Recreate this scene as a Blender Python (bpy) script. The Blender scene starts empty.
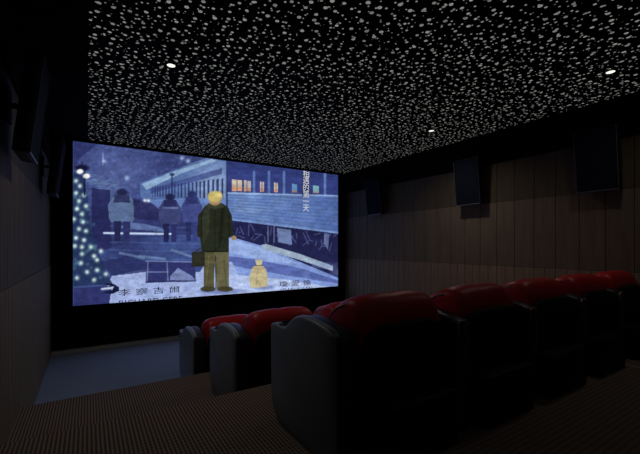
import bpy, bmesh, math, random
import numpy as np
from mathutils import Vector, Matrix
random.seed(7)
C = bpy.context.scene.collection
PI = math.pi

# ------------------------------------------------------------------ place
X_L, X_R = -0.50, 5.16          # side walls
Y_F, Y_B = 6.90, -2.40           # screen wall, back wall
Z_C = 3.37                       # ceiling
EYE = 1.69
TIERS = [(4.00, 0.295), (2.62, 0.59)]   # nosing y, level z

# ------------------------------------------------------------------ helpers
def link(o, parent=None):
    C.objects.link(o)
    if parent is not None:
        o.parent = parent
    return o

def obj(name, bm, mat, parent=None, smooth=False):
    me = bpy.data.meshes.new(name)
    bmesh.ops.recalc_face_normals(bm, faces=bm.faces)
    bm.to_mesh(me); bm.free()
    if smooth:
        for p in me.polygons: p.use_smooth = True
    for m in (mat if isinstance(mat, (list, tuple)) else [mat]):
        me.materials.append(m)
    return link(bpy.data.objects.new(name, me), parent)

def tag(o, label=None, cat=None, group=None, kind=None):
    if label: o['label'] = label
    if cat: o['category'] = cat
    if group: o['group'] = group
    if kind: o['kind'] = kind
    return o

def empty(name, loc):
    o = bpy.data.objects.new(name, None); o.location = loc
    o.empty_display_size = 0.1
    return link(o)

def add_box(bm, x0, x1, y0, y1, z0, z1, bevel=0.0, seg=2):
    r = bmesh.ops.create_cube(bm, size=1.0)
    vs = r['verts']
    for v in vs:
        v.co = Vector((x0 + (v.co.x + .5) * (x1 - x0), y0 + (v.co.y + .5) * (y1 - y0), z0 + (v.co.z + .5) * (z1 - z0)))
    if bevel > 0:
        es = list({e for v in vs for e in v.link_edges})
        bmesh.ops.bevel(bm, geom=es, offset=bevel, segments=seg, profile=0.5, affect='EDGES')

def box(name, dims, mat, parent=None, bevel=0.0, seg=2):
    bm = bmesh.new(); add_box(bm, *dims, bevel=bevel, seg=seg)
    return obj(name, bm, mat, parent, smooth=False)

def struct(o, kind='structure'):
    o['kind'] = kind
    return o

def chaikin(pts, n=2):
    for _ in range(n):
        q = []
        for i in range(len(pts)):
            a, b = pts[i], pts[(i + 1) % len(pts)]
            q.append((a[0] * .75 + b[0] * .25, a[1] * .75 + b[1] * .25))
            q.append((a[0] * .25 + b[0] * .75, a[1] * .25 + b[1] * .75))
        pts = q
    return pts

def loft(bm, prof, xs, scale, centre):
    """prof: closed (y,z) outline; xs: stations across; scale: outline scale at each."""
    rings = []
    for x, s in zip(xs, scale):
        rings.append([bm.verts.new((x, centre[0] + (y - centre[0]) * s, centre[1] + (z - centre[1]) * s)) for y, z in prof])
    n = len(prof)
    for a, b in zip(rings, rings[1:]):
        for i in range(n):
            bm.faces.new((a[i], a[(i + 1) % n], b[(i + 1) % n], b[i]))
    bm.faces.new(rings[0]); bm.faces.new(rings[-1])

def add_tube(bm, pts, r, sides=8):
    rings = []
    for i, p in enumerate(pts):
        p = Vector(p)
        d = (Vector(pts[min(i + 1, len(pts) - 1)]) - Vector(pts[max(i - 1, 0)])).normalized()
        a = Vector((1, 0, 0)) if abs(d.x) < .9 else Vector((0, 1, 0))
        u = d.cross(a).normalized(); w = d.cross(u)
        rings.append([bm.verts.new(p + r * (u * math.cos(2 * PI * k / sides) + w * math.sin(2 * PI * k / sides))) for k in range(sides)])
    for a, b in zip(rings, rings[1:]):
        for k in range(sides):
            bm.faces.new((a[k], a[(k + 1) % sides], b[(k + 1) % sides], b[k]))
    bm.faces.new(rings[0]); bm.faces.new(rings[-1])

def add_disc(bm, c, r, h, sides=24, r2=None):
    bmesh.ops.create_cone(bm, cap_ends=True, segments=sides, radius1=r, radius2=r if r2 is None else r2, depth=h,
                          matrix=Matrix.Translation(c))

def add_ring(bm, c, R, r, seg=24, sides=8):
    rings = []
    for i in range(seg):
        a = 2 * PI * i / seg
        rings.append([bm.verts.new((c[0] + (R + r * math.cos(t)) * math.cos(a), c[1] + (R + r * math.cos(t)) * math.sin(a), c[2] + r * math.sin(t)))
                      for t in (2 * PI * k / sides for k in range(sides))])
    for i in range(seg):
        a, b = rings[i], rings[(i + 1) % seg]
        for k in range(sides):
            bm.faces.new((a[k], a[(k + 1) % sides], b[(k + 1) % sides], b[k]))

# ------------------------------------------------------------------ materials
def mat_base(name):
    m = bpy.data.materials.new(name); m.use_nodes = True
    nt = m.node_tree
    b = nt.nodes['Principled BSDF']
    return m, nt, b

def plain(name, col, rough=0.6, metal=0.0, noise=0.0, nscale=20.0, bump=0.0, spec=0.5):
    m, nt, b = mat_base(name)
    b.inputs['Base Color'].default_value = (*col, 1)
    b.inputs['Roughness'].default_value = rough
    b.inputs['Metallic'].default_value = metal
    b.inputs['Specular IOR Level'].default_value = spec
    if noise > 0 or bump > 0:
        tc = nt.nodes.new('ShaderNodeTexCoord')
        n = nt.nodes.new('ShaderNodeTexNoise'); n.inputs['Scale'].default_value = nscale; n.inputs['Detail'].default_value = 4
        nt.links.new(tc.outputs['Object'], n.inputs['Vector'])
        if noise > 0:
            mx = nt.nodes.new('ShaderNodeMixRGB'); mx.blend_type = 'MIX'
            mx.inputs[1].default_value = (*[c * (1 - noise) for c in col], 1)
            mx.inputs[2].default_value = (*[min(1, c * (1 + noise)) for c in col], 1)
            nt.links.new(n.outputs['Fac'], mx.inputs[0]); nt.links.new(mx.outputs[0], b.inputs['Base Color'])
        if bump > 0:
            bp = nt.nodes.new('ShaderNodeBump'); bp.inputs['Strength'].default_value = bump; bp.inputs['Distance'].default_value = .01
            nt.links.new(n.outputs['Fac'], bp.inputs['Height']); nt.links.new(bp.outputs['Normal'], b.inputs['Normal'])
    return m

def wood(name, col):
    m, nt, b = mat_base(name)
    tc = nt.nodes.new('ShaderNodeTexCoord')
    mp = nt.nodes.new('ShaderNodeMapping'); mp.inputs['Scale'].default_value = (1, 9, .7)
    n = nt.nodes.new('ShaderNodeTexNoise'); n.inputs['Scale'].default_value = 3; n.inputs['Detail'].default_value = 5
    nt.links.new(tc.outputs['Object'], mp.inputs['Vector']); nt.links.new(mp.outputs['Vector'], n.inputs['Vector'])
    r = nt.nodes.new('ShaderNodeValToRGB')
    r.color_ramp.elements[0].position = .3; r.color_ramp.elements[0].color = (*[c * .82 for c in col], 1)
    r.color_ramp.elements[1].position = .7; r.color_ramp.elements[1].color = (*[c * 1.12 for c in col], 1)
    nt.links.new(n.outputs['Fac'], r.inputs['Fac']); nt.links.new(r.outputs['Color'], b.inputs['Base Color'])
    b.inputs['Roughness'].default_value = .7
    b.inputs['Specular IOR Level'].default_value = .25
    return m

def carpet(name, dark, light, pitch):
    """ribbed carpet: ribs run along the aisle, with a fine cross weave"""
    m, nt, b = mat_base(name)
    N, L = nt.nodes.new, nt.links.new
    tc = N('ShaderNodeTexCoord'); sp = N('ShaderNodeSeparateXYZ'); L(tc.outputs['Object'], sp.inputs[0])
    def wave(sock, p):
        a = N('ShaderNodeMath'); a.operation = 'MULTIPLY'; a.inputs[1].default_value = 2 * PI / p; L(sock, a.inputs[0])
        s = N('ShaderNodeMath'); s.operation = 'SINE'; L(a.outputs[0], s.inputs[0])
        o = N('ShaderNodeMath'); o.operation = 'MULTIPLY_ADD'; o.inputs[1].default_value = .5; o.inputs[2].default_value = .5; L(s.outputs[0], o.inputs[0])
        return o.outputs[0]
    wx = wave(sp.outputs['X'], pitch); wy = wave(sp.outputs['Y'], pitch * 1.6)
    ad = N('ShaderNodeMath'); ad.operation = 'MULTIPLY_ADD'; ad.inputs[1].default_value = .3; L(wy, ad.inputs[0])
    sc = N('ShaderNodeMath'); sc.operation = 'MULTIPLY'; sc.inputs[1].default_value = .7; L(wx, sc.inputs[0]); L(sc.outputs[0], ad.inputs[2])
    r = N('ShaderNodeValToRGB'); r.color_ramp.elements[0].position = .25; r.color_ramp.elements[0].color = (*dark, 1)
    r.color_ramp.elements[1].position = .75; r.color_ramp.elements[1].color = (*light, 1)
    L(ad.outputs[0], r.inputs['Fac']); L(r.outputs['Color'], b.inputs['Base Color'])
    b.inputs['Roughness'].default_value = .95; b.inputs['Specular IOR Level'].default_value = .1
    return m

M = {}
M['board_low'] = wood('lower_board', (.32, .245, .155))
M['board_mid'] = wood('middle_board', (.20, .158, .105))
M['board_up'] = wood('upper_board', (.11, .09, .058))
M['black_fabric'] = plain('black_fabric', (.008, .008, .009), .95, noise=.2, spec=.05)
M['black_wall'] = plain('black_wall', (.006, .006, .007), .9, spec=.05)
M['trim_grey'] = plain('grey_trim', (.55, .54, .52), .5)
M['carpet_brown'] = carpet('ribbed_brown_carpet', (.10, .078, .066), (.40, .31, .25), .021)
M['carpet_blue'] = plain('blue_grey_carpet', (.37, .45, .58), .9, noise=.15, nscale=60, bump=.1, spec=.2)
M['red'] = plain('red_leather', (.75, .02, .025), .42, noise=.12, nscale=9, bump=.15)
M['black_shell'] = plain('black_shell', (.010, .010, .011), .6, noise=.2, spec=.2)
M['panel_grey'] = plain('grey_leather', (.33, .41, .50), .38, noise=.1, nscale=7, bump=.1)
M['panel_dark'] = plain('charcoal_shaded_leather', (.030, .034, .042), .42, noise=.1, nscale=7, bump=.1)  # dark inner arms; on the aisle arm it paints the unlit rear
M['piping'] = plain('pale_piping', (.55, .42, .44), .35)
M['cup'] = plain('cup_holder_plastic', (.02, .02, .022), .3)
M['speaker'] = plain('speaker_cabinet', (.012, .013, .018), .55, noise=.2)
M['grille'] = plain('speaker_grille', (.008, .012, .024), .85, noise=.3, nscale=90, spec=.1)
M['lit_edge'] = plain('screen_lit_edge', (.13, .14, .17), .4, metal=.3)  # paler tone paints the screen's light on the speaker edges

# ceiling: black board with scattered backlit perforations of several sizes
def star_ceiling():
    m, nt, b = mat_base('perforated_star_ceiling')
    N, L = nt.nodes.new, nt.links.new
    tc = N('ShaderNodeTexCoord')
    b.inputs['Base Color'].default_value = (.006, .006, .007, 1); b.inputs['Roughness'].default_value = .9
    b.inputs['Specular IOR Level'].default_value = .1
    outs = []
    for scale, rmin, rmax, off, rnd in ((9.6, .007, .0170, 0.0, .68), (10.5, -.005, .0120, 7.1, .85), (16.0, -.007, .009, 3.7, 1.0)):
        mp = N('ShaderNodeMapping'); mp.inputs['Location'].default_value = (off, off * .7, 0); L(tc.outputs['Object'], mp.inputs['Vector'])
        v = N('ShaderNodeTexVoronoi'); v.voronoi_dimensions = '2D'; v.feature = 'F1'
        v.inputs['Scale'].default_value = scale; v.inputs['Randomness'].default_value = rnd
        L(mp.outputs['Vector'], v.inputs['Vector'])
        sp = N('ShaderNodeSeparateColor'); L(v.outputs['Color'], sp.inputs[0])
        pw = N('ShaderNodeMath'); pw.operation = 'POWER'; pw.inputs[1].default_value = .6; L(sp.outputs[0], pw.inputs[0])
        r = N('ShaderNodeMath'); r.operation = 'MULTIPLY_ADD'
        r.inputs[1].default_value = (rmax - rmin) * scale; r.inputs[2].default_value = rmin * scale; L(pw.outputs[0], r.inputs[0])
        lt = N('ShaderNodeMath'); lt.operation = 'LESS_THAN'; L(v.outputs['Distance'], lt.inputs[0]); L(r.outputs[0], lt.inputs[1])
        br = N('ShaderNodeMath'); br.operation = 'MULTIPLY_ADD'; br.inputs[1].default_value = .5; br.inputs[2].default_value = .6; L(sp.outputs[1], br.inputs[0])
        mu = N('ShaderNodeMath'); mu.operation = 'MULTIPLY'; L(lt.outputs[0], mu.inputs[0]); L(br.outputs[0], mu.inputs[1])
        outs.append(mu.outputs[0])
    mx0 = N('ShaderNodeMath'); mx0.operation = 'MAXIMUM'; L(outs[0], mx0.inputs[0]); L(outs[1], mx0.inputs[1])
    mx = N('ShaderNodeMath'); mx.operation = 'MAXIMUM'; L(mx0.outputs[0], mx.inputs[0]); L(outs[2], mx.inputs[1])
    st = N('ShaderNodeMath'); st.operation = 'MULTIPLY'; st.inputs[1].default_value = STAR; L(mx.outputs[0], st.inputs[0])
    b.inputs['Emission Color'].default_value = (.95, .97, .90, 1)
    L(st.outputs[0], b.inputs['Emission Strength'])
    return m
STAR = .22
M['stars'] = star_ceiling()

def emitter(name, col, s):
    m, nt, b = mat_base(name)
    b.inputs['Base Color'].default_value = (0, 0, 0, 1)
    b.inputs['Emission Color'].default_value = (*col, 1); b.inputs['Emission Strength'].default_value = s
    return m
M['lens'] = emitter('lamp_lens', (1, 1, .86), 1.2)

# ------------------------------------------------------------------ room shell
T = .15
struct(box('floor', (X_L, X_R, TIERS[0][0], Y_F, -.2, 0), M['carpet_blue']))
ys = [t[0] for t in TIERS] + [Y_B]
for i, (y1, z) in enumerate(TIERS):
    struct(box('floor', (X_L, X_R, ys[i + 1], y1, -.2, z), M['carpet_brown'], bevel=.0))
struct(box('ceiling', (0.0, X_R - .11, Y_B, Y_F - .05, Z_C, Z_C + .12), M['stars']))
bm = bmesh.new()
add_box(bm, X_L, 0, Y_B, Y_F, Z_C - .004, Z_C + .12)
add_box(bm, X_R - .11, X_R, Y_B, Y_F, Z_C - .004, Z_C + .12)
add_box(bm, 0, X_R - .11, Y_F - .05, Y_F, Z_C - .004, Z_C + .12)
struct(obj('trim_1', bm, M['black_fabric']))
struct(box('wall_front', (X_L - T, X_R + T, Y_F, Y_F + T, -.2, Z_C + .12), M['black_wall']))
struct(box('wall_back', (X_L - T, X_R + T, Y_B - T, Y_B, -.2, Z_C + .12), M['black_fabric']))
Z1, Z2, Z3 = 1.382, 2.33, 2.92      # joints between the tiers of boards
for side in ('left', 'right'):
    s = -1 if side == 'left' else 1
    X = X_L if side == 'left' else X_R
    xa, xb = sorted((X, X + s * T))
    w = struct(box('wall_' + side, (xa, xb, Y_B, Y_F, -.2, Z_C + .12), M['black_wall']))
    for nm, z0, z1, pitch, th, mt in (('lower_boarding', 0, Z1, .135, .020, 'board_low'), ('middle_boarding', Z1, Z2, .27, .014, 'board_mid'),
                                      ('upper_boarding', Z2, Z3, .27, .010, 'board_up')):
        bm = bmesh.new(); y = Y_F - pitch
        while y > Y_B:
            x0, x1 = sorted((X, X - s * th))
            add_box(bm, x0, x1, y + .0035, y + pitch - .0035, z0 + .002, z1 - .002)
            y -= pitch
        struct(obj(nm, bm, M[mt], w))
    x0, x1 = sorted((X, X - s * .03))
    struct(box('fabric_frieze', (x0, x1, Y_B, Y_F, Z3, Z_C - .004), M['black_fabric'], w))
struct(box('baseboard_front', (X_L + .02, X_R - .02, Y_F - .10, Y_F, 0, .055), M['trim_grey'], bevel=.008))

# ------------------------------------------------------------------ projected picture
YAW = math.radians(32.7); F = 361.0
SX0, SX1, SZ0, SZ1 = -.203*6.85/6.9, 4.93*6.85/6.9, 1.69 - .9625*6.85/6.9, 1.69 + 1.642*6.85/6.9
SY = Y_F - .05
def art(x, z):          # place on the screen -> drawing coordinates of the picture
    x = np.asarray(x, float); z = np.asarray(z, float) - EYE
    d = x * math.sin(YAW) + SY * math.cos(YAW)
    u = (x * math.cos(YAW) - SY * math.sin(YAW)) / d
    return 320 + F * u, 245 - F * z / d
def unart(px, py):
    u = (px - 320) / F; v = (245 - py) / F
    dx = math.sin(YAW) + math.cos(YAW) * u; dy = math.cos(YAW) - math.sin(YAW) * u
    return dx / dy * SY, v / dy * SY + EYE

def paint():
    W, H = 520, 264
    gx, gz = np.meshgrid(np.linspace(SX0, SX1, W), np.linspace(SZ0, SZ1, H))
    px, py = art(gx, gz)
    img = np.zeros((H, W, 3))
    rs = np.random.RandomState(3)
    def noise(sx, sy, seed):
        r = np.random.RandomState(seed); g = r.rand(64, 64)
        a = (px / sx) % 63; b = (py / sy) % 63
        i, j = a.astype(int), b.astype(int); fa, fb = a - i, b - j
        fa = fa * fa * (3 - 2 * fa); fb = fb * fb * (3 - 2 * fb)
        return (g[j, i] * (1 - fa) + g[j, i + 1] * fa) * (1 - fb) + (g[j + 1, i] * (1 - fa) + g[j + 1, i + 1] * fa) * fb
    def fill(mask, col, a=1.0):
        m = (mask * a)[..., None]
        img[:] = img * (1 - m) + np.array(col, float) * m
    def poly(pts):
        inside = np.zeros(px.shape, bool)
        n = len(pts); j = n - 1
        for i in range(n):
            xi, yi = pts[i]; xj, yj = pts[j]
            c = ((yi > py) != (yj > py)) & (px < (xj - xi) * (py - yi) / ((yj - yi) or 1e-9) + xi)
            inside ^= c; j = i
        return inside.astype(float)
    def ell(cx, cy, rx, ry, soft=.25):
        d = np.sqrt(((px - cx) / rx) ** 2 + ((py - cy) / ry) ** 2)
        return np.clip((1 + soft - d) / (2 * soft), 0, 1)
    def glow(cx, cy, r):
        return np.exp(-((px - cx) ** 2 + (py - cy) ** 2) / (r * r))
    def line(x0, y0, x1, y1, w):
        dx, dy = x1 - x0, y1 - y0; L2 = dx * dx + dy * dy
        t = np.clip(((px - x0) * dx + (py - y0) * dy) / L2, 0, 1)
        d = np.hypot(px - x0 - t * dx, py - y0 - t * dy)
        return np.clip(w / 2 + .4 - d, 0, 1)
    # night sky and far yard
    n1 = noise(9, 7, 1); n2 = noise(2.3, 1.8, 2)
    fill(np.ones(px.shape), (64, 78, 134))
    fill(noise(22, 14, 4) , (48, 56, 104), .8)
    fill(glow(118, 172, 26), (84, 98, 152), .55)
    fill(np.clip((px - 140) / 25, 0, 1) * (py < 175) * (px < 210), (46, 52, 98), .7)
    fill(np.clip((py - 185) / 30, 0, 1), (44, 50, 98), .8)
    fill(np.clip((n2 - .6) * 2, 0, 1) * (py < 215), (84, 100, 160), .5)
    fill(poly([(73, 139), (100, 142), (90, 150), (80, 158), (73, 172)]), (40, 46, 92), .8)
    fill(glow(104, 161, 2) + line(103, 153, 103, 165, 1.0) * .7, (150, 175, 215), .9)
    for x, y in ((127, 178), (182, 158), (188, 161), (192, 166)): fill(glow(x, y, 2.2), (150, 180, 225), .9)
    # branches of the bush with snow
    for i in range(70):
        x = 84 + rs.rand() * 34; y = 178 + (x - 84) * .4 + rs.randn() * 4
        fill(line(x, y, x + 4 + rs.rand() * 5, y + rs.randn() * 2, .9), (92, 118, 160), .6)
    # dark wall and figures zone
    fill(poly([(92, 188), (110, 190), (112, 262), (92, 270)]), (34, 36, 76), .8)
    # station roof and coach, receding to the left
    fill(poly([(140, 183), (206, 158), (236, 162), (236, 208), (150, 206), (140, 196)]), (74, 98, 150))
    fill(glow(214, 182, 22) * poly([(140, 183), (206, 158), (236, 162), (236, 208), (150, 206), (140, 196)]), (128, 152, 192), .8)
    fill(poly([(142, 184), (172, 172), (212, 159), (216, 161), (180, 174), (146, 190)]), (128, 158, 192), .9)
    fill(poly([(150, 189), (222, 168), (222, 174), (150, 194)]), (52, 62, 118), .7)
    x = 152.0
    while x < 226:
        t = (x - 150) / 76.; top = 187 - 9 * t; bt = 197 + 2 * t; w_ = .9 + 1.5 * t
        fill(poly([(x, top), (x + w_, top), (x + w_, bt), (x, bt)]), (38, 46, 88), .85)
        if x > 196: fill(poly([(x + w_, top + 2), (x + w_ + 1.1, top + 2), (x + w_ + 1.1, bt), (x + w_, bt)]), (150, 168, 196), .45)
        x += 2.4 + 2.6 * t
    for k in range(3): fill(line(146, 199 + 2.6 * k, 226, 202 + 3.4 * k, .8), (56, 74, 128), .6)
    fill(poly([(140, 200), (236, 197), (236, 210), (140, 212)]), (92, 118, 176), .7)
    fill(line(172, 176, 172, 208, 1.6), (36, 42, 84), .9); fill(ell(172, 174.5, 2.6, 1.6), (40, 46, 86), .9)
    fill(line(227.5, 158, 227.5, 222, 3.0), (40, 48, 94), .9)
    # near coach: roof band, window band, ribbed side, undercarriage
    fill(poly([(228, 158), (340, 172), (340, 300), (228, 300)]), (66, 88, 150))
    fill(poly([(228, 159), (340, 174), (340, 181), (228, 168)]), (44, 54, 108))
    fill(poly([(228, 168), (340, 181), (340, 195), (228, 192)]), (48, 58, 118))
    for x0, x1, c in ((232, 242, (196, 178, 150)), (244, 251, (176, 168, 160)), (260, 264, (190, 170, 160)), (274, 278, (200, 186, 150)), (292, 297, (84, 130, 170)), (313, 319, (120, 170, 180))):
        s = .12 * (x0 - 228)
        fill(poly([(x0, 179 + s * .6), (x1, 180 + s * .6), (x1, 191 + s * .2), (x0, 191 + s * .2)]), c, .9)
        fill(poly([(x0, 186 + s * .5), (x1, 187 + s * .5), (x1, 191 + s * .2), (x0, 191 + s * .2)]), (190, 112, 70), .55)
    for x in (237, 247, 262, 276): fill(line(x, 180, x, 191, 1), (52, 56, 100), .7)
    for x in (254, 269, 284, 304, 325): fill(line(x, 172, x, 194, 2.6), (96, 128, 182), .7)
    fill(poly([(228, 192), (340, 196), (340, 232), (228, 218)]), (96, 122, 172))
    fill(np.clip((px - 285) / 55, 0, 1) * poly([(228, 192), (340, 196), (340, 232), (228, 218)]), (70, 90, 142), .9)
    fill(glow(250, 204, 16) * poly([(228, 192), (340, 196), (340, 232), (228, 218)]), (132, 158, 196), .6)
    fill(noise(14, 5, 9) * poly([(228, 192), (340, 196), (340, 232), (228, 218)]), (70, 98, 164), .6)
    for k in range(9):
        fill(line(228, 195 + k * 2.7, 340, 199 + k * 3.9, .9), (60, 84, 150), .75)
    fill(line(228, 193, 340, 196, 1.6), (150, 178, 212), .7)
    fill(line(228, 219, 340, 233, 1.8), (120, 150, 196), .8)
    fill(poly([(228, 220), (340, 234), (340, 278), (300, 262), (228, 238)]), (34, 35, 72))
    fill(poly([(277, 228), (291, 230), (292, 245), (278, 242)]), (104, 124, 168), .85)
    fill(poly([(324, 233), (329, 234), (328, 250), (324, 244)]), (96, 112, 156), .8)
    for i in range(34):
        x = 234 + rs.rand() * 100; y = 223 + (x - 234) * .13 + rs.rand() * 16
        fill(line(x, y, x + rs.randn() * 4, y + rs.randn() * 5, .9), (92, 108, 160), .7)
    for x in (268, 274): fill(line(x, 226, x, 242, 1), (140, 158, 196), .7)
    # platform and snow
    fill(poly([(70, 262), (110, 248), (140, 238), (230, 232), (228, 312), (70, 312)]), (56, 72, 126), .9)
    fill(glow(128, 252, 22) * (py > 236), (40, 46, 90), .8)
    fill(poly([(228, 236), (262, 246), (300, 262), (340, 279), (340, 305), (228, 305)]), (112, 136, 198))
    fill(poly([(228, 238), (262, 248), (300, 264), (270, 262), (228, 252)]), (134, 158, 210), .9)
    fill(poly([(228, 256), (252, 259), (300, 268), (340, 281), (340, 284), (290, 276), (228, 265)]), (70, 84, 150), .85)
    fill(poly([(261, 245), (266, 244), (300, 254), (333, 266), (333, 271), (300, 260), (262, 249)]), (140, 158, 180))
    for k in range(5):
        fill(line(110, 226 + k * 8.0, 200, 228 + k * 8.0, 1.2), (84, 112, 166), .4)
    fill(line(104, 233, 171, 234, 2.0), (190, 208, 236), .95)
    fill(poly([(128, 222), (145, 224), (165, 229), (166, 232), (118, 228)]), (96, 118, 168), .7)
    for x0, y0, x1, y1 in ((140, 256, 165, 259), (172, 250, 196, 258), (120, 253, 144, 258)):
        fill(line(x0, y0, x1, y1, 2.6), (120, 150, 190), .5)
    fill(poly([(112, 276), (140, 270), (200, 272), (206, 262), (232, 262), (250, 300), (230, 312), (96, 312)]), (150, 166, 212), .95)
    fill(poly([(228, 274), (250, 276), (290, 280), (340, 289), (340, 300), (228, 305)]), (168, 184, 224), .9)
    fill(np.clip((n1 - .45) * 2, 0, 1) * (py > 262) * (px > 112), (128, 148, 205), .45)
    fill(poly([(100, 262), (128, 256), (146, 262), (146, 272), (112, 276)]), (40, 46, 92), .8)
    # crate of parcels on the platform
    fill(poly([(146, 261), (195, 263), (196, 281), (146, 283)]), (44, 48, 98))
    for a in (((146, 261), (195, 262)), ((148, 262), (147, 283)), ((167, 262), (168, 282)), ((146, 272), (168, 272))):
        fill(line(*a[0], *a[1], 1.1), (128, 146, 190), .8)
    fill(poly([(170, 276), (178, 268), (192, 276), (196, 281), (170, 280)]), (118, 132, 178), .8)
    fill(line(146, 282, 195, 281, 1.4), (34, 38, 78), .9)
    # passers-by seen from behind
    def walker(cx, top, w, h, coat, dark, a=1.0):
        fill(ell(cx, top + h * .07, w * .2, h * .075), dark, a)
        fill(poly([(cx - w * .27, top + h * .12), (cx + w * .27, top + h * .12), (cx + w * .48, top + h * .3), (cx + w * .46, top + h * .56), (cx + w * .38, top + h * .64), (cx - w * .38, top + h * .64),
                   (cx - w * .46, top + h * .56), (cx - w * .5, top + h * .3)]), coat, a)
        fill(poly([(cx - w * .26, top + h * .12), (cx + w * .26, top + h * .12), (cx + w * .3, top + h * .26), (cx - w * .3, top + h * .26)]), dark, a * .8)
        fill(poly([(cx - w * .3, top + h * .62), (cx - w * .03, top + h * .62), (cx - w * .06, top + h), (cx - w * .27, top + h)]), dark, a)
        fill(poly([(cx + w * .03, top + h * .62), (cx + w * .3, top + h * .62), (cx + w * .27, top + h), (cx + w * .06, top + h)]), tuple(c * 1.25 for c in dark), a)
    walker(122, 189, 28, 52, (78, 98, 136), (36, 38, 74))
    fill(poly([(133, 198), (152, 203), (160, 210), (158, 222), (134, 218)]), (40, 40, 82), .85)
    for x in (145, 148.5): fill(glow(x, 200.5, 1.6), (220, 228, 240), .95)
    walker(170, 194, 23, 48, (56, 62, 106), (34, 36, 74))
    fill(line(163, 208, 178, 208, 1.2), (130, 150, 190), .6)
    walker(192, 191, 21, 50, (58, 66, 122), (40, 46, 92))
    # trimmed bush with lights, pot, lamp
    fill(poly([(73, 172), (82, 176), (88, 196), (90, 225), (98, 250), (108, 276), (113, 284), (73, 286)]), (34, 48, 84), .9)
    for i in range(60):
        x = 73 + rs.rand() * 30; y = 180 + rs.rand() * 100
        if x < 84 + (y - 180) * .22: fill(glow(x, y, 1.6), (70, 110, 130), .6)
    lights = [(76, 181), (80, 186), (76, 193), (84, 195), (79, 201), (86, 206), (77, 209), (82, 214), (74, 219), (83, 222), (79, 229), (86, 231), (76, 238), (84, 240), (82, 247), (91, 247), (101, 251),
              (82, 254), (94, 256), (97, 260), (81, 263), (97, 270), (87, 272), (77, 278), (106, 274), (94, 280), (75, 246)]
    for x, y in lights: fill(glow(x, y, 2.1), (196, 226, 216), .95)
    fill(line(84.5, 172, 84.5, 195, 1.8), (24, 26, 54)); fill(ell(82, 168, 7, 3.2), (26, 28, 56)); fill(line(82, 162, 82, 168, 1.2), (26, 28, 56))
    for x, y, r in ((80, 171.5, 3.3), (86.5, 176, 3.4)): fill(ell(x, y, r, r * .72), (228, 232, 224))
    fill(poly([(73, 288), (112, 286), (108, 312), (73, 312)]), (44, 48, 98))
    fill(poly([(102, 284), (112, 283), (119, 287), (119, 291), (112, 294), (102, 293), (112, 290), (114, 287)]), (24, 28, 56))
    fill(line(102, 289, 111, 288, 2.2), (190, 205, 225), .9)
    # a standing traveller in an olive parka, seen from behind, wool cap, holdall beside
    sh = (104, 122, 182)
    fill(ell(222, 291, 24, 2.6), (96, 112, 168), .8)
    fill(poly([(203, 248), (215, 248), (214, 288), (204, 288)]), (78, 76, 52))
    fill(poly([(214, 248), (229, 248), (229, 288), (217, 288)]), (92, 88, 62))
    fill(line(215.5, 256, 216, 288, 1.2), (42, 42, 34))
    fill(ell(208, 289, 7.5, 2.8, .12), (58, 56, 40)); fill(ell(225, 289, 8, 2.8, .12), (66, 62, 44))
    fill(poly([(205, 206), (212, 203), (222, 203), (228, 207), (232, 216), (233, 236), (229, 238), (229, 252), (202, 252), (200, 238), (197, 236), (198, 216)]), (38, 42, 32))
    fill(line(202, 216, 201, 236, 1.0), (24, 28, 24)); fill(line(229, 216, 229.5, 236, 1.0), (24, 28, 24)); fill(line(215, 210, 215, 251, .8), (26, 30, 26), .8)
    fill(poly([(205, 208), (210, 206), (209, 232), (203, 246), (202, 218)]), (54, 58, 46), .7)
    fill(poly([(221, 206), (225, 208), (222, 240), (218, 250)]), (28, 31, 24), .7)
    fill(line(204, 251.5, 228, 251.5, 1.4), (24, 26, 22), .9); fill(line(209, 256, 206, 284, 1.6), (104, 100, 72), .5); fill(line(224, 258, 226, 284, 1.8), (70, 68, 48), .6)
    fill(poly([(208, 203), (222, 203), (224, 207), (215, 209), (206, 207)]), (56, 60, 46), .9)
    fill(ell(215, 199, 6.2, 6.6, .1), (150, 122, 84))
    fill(ell(215, 196.5, 7.4, 5.6, .12), (176, 160, 92)); fill(ell(218, 194.5, 3.5, 3, .4), (206, 190, 116), .8)
    fill(ell(234, 238, 2.4, 2.4, .2), (150, 120, 84))
    fill(poly([(192, 252), (205, 251), (205, 266), (192, 267)]), (44, 44, 36)); fill(line(195, 252, 201, 248, 1.2), (44, 44, 36))
    # canvas sack with a drawstring neck
    fill(ell(262, 287, 12, 2.4), (104, 122, 176), .8)
    fill(poly([(252, 268), (256, 265), (262, 265), (266, 269), (268, 279), (267, 287), (251, 288), (249, 279)]), (176, 164, 124))
    fill(poly([(255, 260), (263, 260), (261, 266), (257, 266)]), (190, 180, 142)); fill(line(255, 265.5, 263, 265.5, 1.2), (96, 84, 56))
    fill(line(258, 268, 256, 285, 1), (142, 128, 90), .8)
    # band of dark behind the upright title
    fill(poly([(302, 172), (309, 172), (309, 196), (302, 196)]), (38, 42, 84), .75)
    n3 = noise(1.5, 1.3, 11); n4 = noise(6, 3.2, 12); n5 = noise(11, 1.6, 13)
    img[:] *= (1 + (n2 - .5)[..., None] * .08 + (n3 - .5)[..., None] * .12 + (n4 - .5)[..., None] * .16 + (n5 - .5)[..., None] * .06)
    g_ = img.mean(-1, keepdims=True); img[:] = (g_ + (img - g_) * .90) * 1.08
    img[:] = np.clip(img, 0, 255)
    lin = (img / 255.) ** 2.2
    verts = np.stack([gx, np.full(gx.shape, SY), gz], -1).reshape(-1, 3)
    idx = np.arange(W * H).reshape(H, W)
    q = np.stack([idx[:-1, :-1], idx[:-1, 1:], idx[1:, 1:], idx[1:, :-1]], -1).reshape(-1, 4)
    me = bpy.data.meshes.new('projected_picture')
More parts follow.
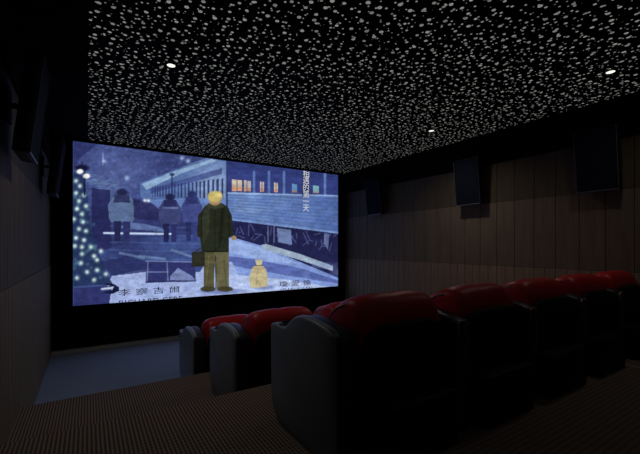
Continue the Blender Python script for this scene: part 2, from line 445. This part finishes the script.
    me.vertices.add(len(verts)); me.vertices.foreach_set('co', verts.ravel())
    me.loops.add(q.size); me.loops.foreach_set('vertex_index', q.ravel())
    me.polygons.add(len(q)); me.polygons.foreach_set('loop_start', np.arange(0, q.size, 4)); me.polygons.foreach_set('loop_total', np.full(len(q), 4))
    me.update(calc_edges=True)
    ca = me.color_attributes.new('picture', 'FLOAT_COLOR', 'POINT')
    ca.data.foreach_set('color', np.concatenate([lin.reshape(-1, 3), np.ones((W * H, 1))], 1).astype(np.float32).ravel())
    m, nt, b = mat_base('projected_light')
    b.inputs['Base Color'].default_value = (.02, .02, .02, 1); b.inputs['Roughness'].default_value = .9; b.inputs['Specular IOR Level'].default_value = 0
    at = nt.nodes.new('ShaderNodeAttribute'); at.attribute_name = 'picture'
    nt.links.new(at.outputs['Color'], b.inputs['Emission Color']); b.inputs['Emission Strength'].default_value = SCREEN
    me.materials.append(m)
    return me
SCREEN = 1.0

scr = empty('projection_screen', ((SX0 + SX1) / 2, SY, SZ0))
tag(scr, 'large lit cinema screen showing a blue snowy railway platform, on the black front wall', 'screen')
def on_screen(o):
    o.parent = scr; o.matrix_parent_inverse = Matrix.Translation(-Vector(scr.location)); return o
pic = bpy.data.objects.new('screen_surface', paint()); C.objects.link(pic); on_screen(pic)
bm = bmesh.new()
b_ = .035
add_box(bm, SX0 - b_, SX0, SY - .02, SY + .05, SZ0 - b_, min(SZ1 + b_, Z_C - .01), .004)
add_box(bm, SX1, SX1 + b_, SY - .02, SY + .05, SZ0 - b_, min(SZ1 + b_, Z_C - .01), .004)
add_box(bm, SX0 - b_, SX1 + b_, SY - .02, SY + .05, SZ0 - b_, SZ0, .004)
add_box(bm, SX0 - b_, SX1 + b_, SY - .02, SY + .05, SZ1, min(SZ1 + b_, Z_C - .01), .004)
on_screen(obj('screen_frame', bm, M['black_fabric']))

def text_mesh(body, size, x, z, mat, width):
    """centre (x, z) on the screen; letters stretched to the width, clipped by the edges of the picture"""
    cu = bpy.data.curves.new('caption', 'FONT'); cu.body = body
    cu.size = size; cu.space_character = 1.6 if (width and not body.isascii()) else 1.1; cu.offset = .0012 if body.isascii() else 0
    t = bpy.data.objects.new('caption', cu); C.objects.link(t)
    dg = bpy.context.evaluated_depsgraph_get(); dg.update()
    me = bpy.data.meshes.new_from_object(t.evaluated_get(dg))
    bpy.data.objects.remove(t)
    bm = bmesh.new(); bm.from_mesh(me); bpy.data.meshes.remove(me)
    xs = [v.co.x for v in bm.verts]; yy = [v.co.y for v in bm.verts]
    cx, cy = (min(xs) + max(xs)) / 2, (min(yy) + max(yy)) / 2
    k = 1.0 if width is None else width / (max(xs) - min(xs))
    for v in bm.verts:
        v.co = Vector((x + (v.co.x - cx) * k, SY - .003, z + (v.co.y - cy)))
    for co, no in (((0, 0, SZ0 + .003), (0, 0, -1)), ((0, 0, SZ1 - .003), (0, 0, 1))):
        bmesh.ops.bisect_plane(bm, geom=bm.verts[:] + bm.edges[:] + bm.faces[:], plane_co=co, plane_no=no, clear_outer=True)
    bmesh.ops.triangulate(bm, faces=bm.faces)
    me = bpy.data.meshes.new('caption'); bm.to_mesh(me); bm.free(); me.materials.append(mat)
    return me
M['ink'] = plain('dark_lettering', (.01, .012, .03), .9, spec=0)
M['white_letters'] = emitter('white_lettering', (.85, .87, .9), .75)
letters = []
for body, xa, ya, xb, yb, hh, mt in (('李察吉爾', 118, 292.6, 180, 289.4, 6.6, 'ink'), ('RICHARD GERE', 119, 302, 182, 299, 4.6, 'ink'),
                                     ('瓊愛倫', 279, 283.8, 311, 282.6, 5.6, 'ink'), ('JOAN ALLEN', 280, 290.8, 312, 289.6, 4.2, 'ink')):
    a, b = unart(xa, ya), unart(xb, yb)
    size = hh / F * (SY * math.cos(YAW) + (a[0] + b[0]) / 2 * math.sin(YAW))
    letters.append(text_mesh(body, size * (1.1 if body.isascii() is False else 1.35), (a[0] + b[0]) / 2, (a[1] + b[1]) / 2, M[mt], b[0] - a[0]))
for i, ch in enumerate('相遇的第一天'):
    c = unart(306, 173.5 + i * 6.9)
    letters.append(text_mesh(ch, .175, c[0], c[1], M['white_letters'], None))
# the captions are part of the projected picture: join them to the surface
mats = [pic.data.materials[0], M['ink'], M['white_letters']]
bm = bmesh.new(); bm.from_mesh(pic.data)
for me in letters:
    k = mats.index(me.materials[0]); n0 = len(bm.faces); bm.from_mesh(me); bm.faces.ensure_lookup_table()
    for f in bm.faces[n0:]: f.material_index = k
for m_ in mats[1:]: pic.data.materials.append(m_)
bm.to_mesh(pic.data); bm.free()

# ------------------------------------------------------------------ cinema seats
PITCH = .80; AW = .13
BACK = chaikin([(.41, .42), (.38, .60), (.30, .74), (.22, .81), (.11, .835), (.03, .79), (.0, .67), (.04, .45)], 2)
ARM = chaikin([(.0, .0), (.0, .0), (.0, .3), (.0, .60), (.02, .66), (.13, .69), (.30, .705), (.42, .69), (.53, .60), (.60, .595), (.73, .60), (.735, .56), (.73, .30), (.73, .14), (.70, .05), (.62, .0), (.60, .0), (.2, .0)], 2)
ARM = [(y, max(z, 0.0)) for y, z in ARM]
ARM_IN = [(y - .07 * min(1, max(0, (.35 - y) / .35)), z) for y, z in ARM]      # inner arms reach farther back

def seat_parts(root, first, last):
    am = M['panel_dark']
    def arm(x0, mat, label=None):
        bm = bmesh.new()
        w = AW
        outer = first and x0 == 0
        loft(bm, ARM if outer else ARM_IN, [x0, x0 + .006, x0 + .018, x0 + w * .5, x0 + w - .018, x0 + w - .006, x0 + w], [.955, .98, .995, 1.0, .995, .98, .955], (.36, .33))
        for v in bm.verts: v.co.z = max(v.co.z, 0)
        o = obj('armrest', bm, mat, root, True)
        if first and x0 == 0:
            bm = bmesh.new()
            pr = [(.012 + (y - .0) * .99, z if z < .02 else z + .004) for y, z in ARM]
            loft(bm, pr, [x0 - .012, x0 - .008, x0 + .004, x0 + .03, x0 + .05], [.955, .98, 1.0, 1.008, .98], (.36, .33))
            for v in bm.verts: v.co.z = max(v.co.z, 0)
            sp = obj('side_panel', bm, M['panel_grey'], root, True); sp['label'] = label
        bm = bmesh.new(); add_ring(bm, (x0 + w / 2, .63, .603), .050, .010)
        r = obj('cup_holder', bm, M['cup'], o, True)
        bm = bmesh.new(); add_disc(bm, (x0 + w / 2, .63, .598), .048, .012)
        obj('cup_well', bm, M['black_shell'], o)
        if not outer:
            bm = bmesh.new()
            add_tube(bm, [(x0 + .012, -.068, .56), (x0 + .014, -.066, .625), (x0 + .03, -.060, .652), (x0 + AW - .03, -.060, .652), (x0 + AW - .012, -.066, .62)], .0045, 6)
            obj('rear_seam', bm, M['piping'], o, True)
        # seam cord over the armrest
        bm = bmesh.new()
        add_tube(bm, [(x0 + .012, y, z) for y, z in ((.04, .672), (.13, .688), (.28, .699), (.36, .696), (.42, .675), (.48, .638))], .0045, 6)
        obj('seam', bm, M['piping'] , o, True)
        return o
    arm(0, am, 'grey leather side panel facing the aisle' if first else None)
    if last: arm(PITCH, M['panel_dark'])
    x0, x1 = AW + .02, PITCH - .045
    w = x1 - x0
    # backrest: padded block, rolled over the top
    bm = bmesh.new()
    half = [(0, .82, .88), (.010, .875, .95), (.03, .92, .985), (.07, .96, 1.0), (.13, .985, 1.0), (.24, 1.0, 1.0), (.38, 1.01, 1.01), (.5, .995, 1.0)]
    st = half + [(1 - a, b, c) for a, b, c in half[-2::-1]]
    def outline(kz, ky):
        return [(.17 + (y - .17) * ky, .42 + (z - .42) * kz) for y, z in BACK]
    rings = [[bm.verts.new((x0 + w * a, y, z)) for y, z in outline(kz, ky)] for a, kz, ky in st]
    n = len(BACK)
    for p, q in zip(rings, rings[1:]):
        for i in range(n): bm.faces.new((p[i], p[(i + 1) % n], q[(i + 1) % n], q[i]))
    bm.faces.new(rings[0]); bm.faces.new(rings[-1])
    bk = obj('backrest', bm, M['red'], root, True)
    for sx in (x0 + .006, x1 - .006):
        bm = bmesh.new()
        pts = [(sx, y, z) for y, z in outline(.88, .955) if z > .47 and y > .15]
        pts.sort(key=lambda p: math.atan2(p[2] - .42, p[1] - .12))
        add_tube(bm, pts, .0055, 6)
        obj('piping', bm, M['piping'], bk, True)
    # black shell behind the back
    bm = bmesh.new()
    sh = chaikin([(-.03, .06), (-.035, .35), (-.035, .66), (-.025, .69), (.01, .685), (.05, .64), (.07, .42), (.09, .06)], 1)
    loft(bm, sh, [x0 + .01, x0 + .03, x0 + .08, x0 + .14, x1 - .14, x1 - .08, x1 - .03, x1 - .01], [.88, .94, .98, 1, 1, .98, .94, .88], (-.02, .06))
    obj('back_shell', bm, M['black_shell'], root, True)
    bm = bmesh.new(); add_box(bm, AW + .006, PITCH - .006, .28, .80, .30, .45, .045, 4)
    sc_ = obj('seat_cushion', bm, M['red'], root, True)
    bm = bmesh.new(); add_box(bm, x0 + .03, x1 - .03, -.14, .64, 0.0, .31, .02, 2)
    obj('seat_base', bm, M['black_shell'], root)

rownames = {0: 'front', 1: 'middle', 2: 'rear'}
ordn = ['beside the aisle', 'second from the aisle', 'third from the aisle', 'fourth from the aisle', 'last before the right wall']
protos = {}
NS = 5
for r in range(3):
    yr = 1.40 + 1.39 * (2 - r); zf = (0, .295, .59)[r]
    for k in range(NS):
        kind = 'first' if k == 0 else ('last' if k == NS - 1 else 'mid')
        loc = (1.0 + PITCH * k, yr, zf)
        if kind not in protos:
            o = empty('cinema_seat', loc); seat_parts(o, k == 0, k == NS - 1); protos[kind] = o
        else:
            src = protos[kind]
            o = src.copy(); C.objects.link(o); o.location = loc
            for ch in list(src.children):
                c = ch.copy(); C.objects.link(c); c.parent = o
                for g in list(ch.children):
                    d = g.copy(); C.objects.link(d); d.parent = c
        look = 'red leather cinema seat with grey side panel' if k == 0 else 'red leather cinema seat with charcoal armrest'
        tag(o, '%s, %s row, %s' % (look, rownames[r], ordn[k]), 'cinema seat', 'red cinema seats in three stepped rows')

# ------------------------------------------------------------------ wall speakers
def speaker(x_wall, y, side, where):
    """tall surround cabinet hung from a bracket, top tipped out into the room"""
    z0, z1 = 2.32, 3.04
    s = -side                        # direction into the room
    t = empty('wall_speaker', (x_wall, y, (z0 + z1) / 2))
    tag(t, 'dark tall surround speaker tipped down on the %s' % where, 'speaker', 'surround speakers along the side walls')
    h = z1 - z0; w = .42; d = .08
    root = Matrix.Translation((s * .148, 0, 0)) @ Matrix.Rotation(s * math.radians(6.6), 4, 'Y')
    def put(name, dims, mat, bev, par, seg=2):
        bm = bmesh.new(); add_box(bm, *dims, bevel=bev, seg=seg)
        bmesh.ops.transform(bm, matrix=root, verts=bm.verts)
        return obj(name, bm, mat, par)
    xs = sorted((-s * d / 2, s * d / 2))
    cab = put('cabinet', (xs[0], xs[1], -w / 2, w / 2, -h / 2, h / 2), M['speaker'], .012, t)
    xf = sorted((s * d / 2, s * (d / 2 + .018)))
    put('grille', (xf[0], xf[1], -w / 2 + .012, w / 2 - .012, -h / 2 + .012, h / 2 - .012), M['grille'], .006, t)
    xe = sorted((s * (d / 2 + .0), s * (d / 2 + .022)))
    put('lit_edge_strip', (xe[0], xe[1], -w / 2 - .001, w / 2 + .001, -h / 2 - .002, -h / 2 + .014), M['lit_edge'], .002, t)  # added strip standing for the screen-lit front edge
    for q in (-1, 1):
        ya, yb = sorted((q * (w / 2 + .001), q * (w / 2 - .004)))
        put('lit_edge_strip', (xe[0], xe[1], ya, yb, -h / 2 + .014, h / 2), M['lit_edge'], .002, t)
    bm = bmesh.new()
    add_box(bm, *sorted((s * .018, s * .035)), -.07, .07, -.12, .12)
    add_tube(bm, [(s * .04, 0, 0), (s * .08, 0, 0)], .02, 10)
    obj('bracket', bm, M['speaker'], t)
    return t
for y, w in ((5.70, 'right wall, nearest the screen'), (3.50, 'right wall, middle of the three there'), (1.80, 'right wall, farthest from the screen')):
    speaker(X_R, y, 1, w)
for y, w in ((5.70, 'left wall, nearest the screen'), (3.34, 'left wall, farther from the screen')):
    speaker(X_L, y, -1, w)

# ------------------------------------------------------------------ ceiling downlights
def downlight(x, y, power, where):
    t = empty('ceiling_downlight', (x, y, Z_C))
    tag(t, 'small round lit downlight in the dotted ceiling, %s' % where, 'downlight', 'recessed ceiling downlights')
    bm = bmesh.new(); add_ring(bm, (0, 0, -.004), .042, .007); obj('trim_ring', bm, M['black_shell'], t, True)
    bm = bmesh.new(); add_disc(bm, (0, 0, -.004), .036, .008); obj('lens', bm, M['lens'], t)
    ld = bpy.data.lights.new('downlight_lamp', 'SPOT')
    ld.energy = power; ld.color = (1.0, .87, .78); ld.spot_size = math.radians(150); ld.spot_blend = .9; ld.shadow_soft_size = .05
    lo = bpy.data.objects.new('downlight_lamp', ld); link(lo, t); lo.location = (0, 0, -.03)
downlight(.65, 3.58, 13, 'above the aisle side of the seats')
downlight(4.25, 1.42, 5, 'nearest to the camera at right')
downlight(4.23, 3.57, 20, 'near the right wall toward the screen')

# ------------------------------------------------------------------ camera, world
cam = bpy.data.cameras.new('camera'); co = bpy.data.objects.new('camera', cam); C.objects.link(co)
cam.sensor_fit = 'HORIZONTAL'; cam.sensor_width = 36; cam.lens = 36 * F / 640
cam.shift_y = 18 / 640
cam.clip_start = .02
co.location = (0, 0, EYE); co.rotation_euler = (PI / 2, 0, -YAW)
bpy.context.scene.camera = co
w = bpy.data.worlds.new('world'); bpy.context.scene.world = w; w.use_nodes = True
w.node_tree.nodes['Background'].inputs[0].default_value = (0, 0, 0, 1)
w.node_tree.nodes['Background'].inputs[1].default_value = 0
vs = bpy.context.scene.view_settings
vs.view_transform = 'Standard'; vs.look = 'None'; vs.gamma = 1; vs.exposure = 0; vs.use_curve_mapping = False
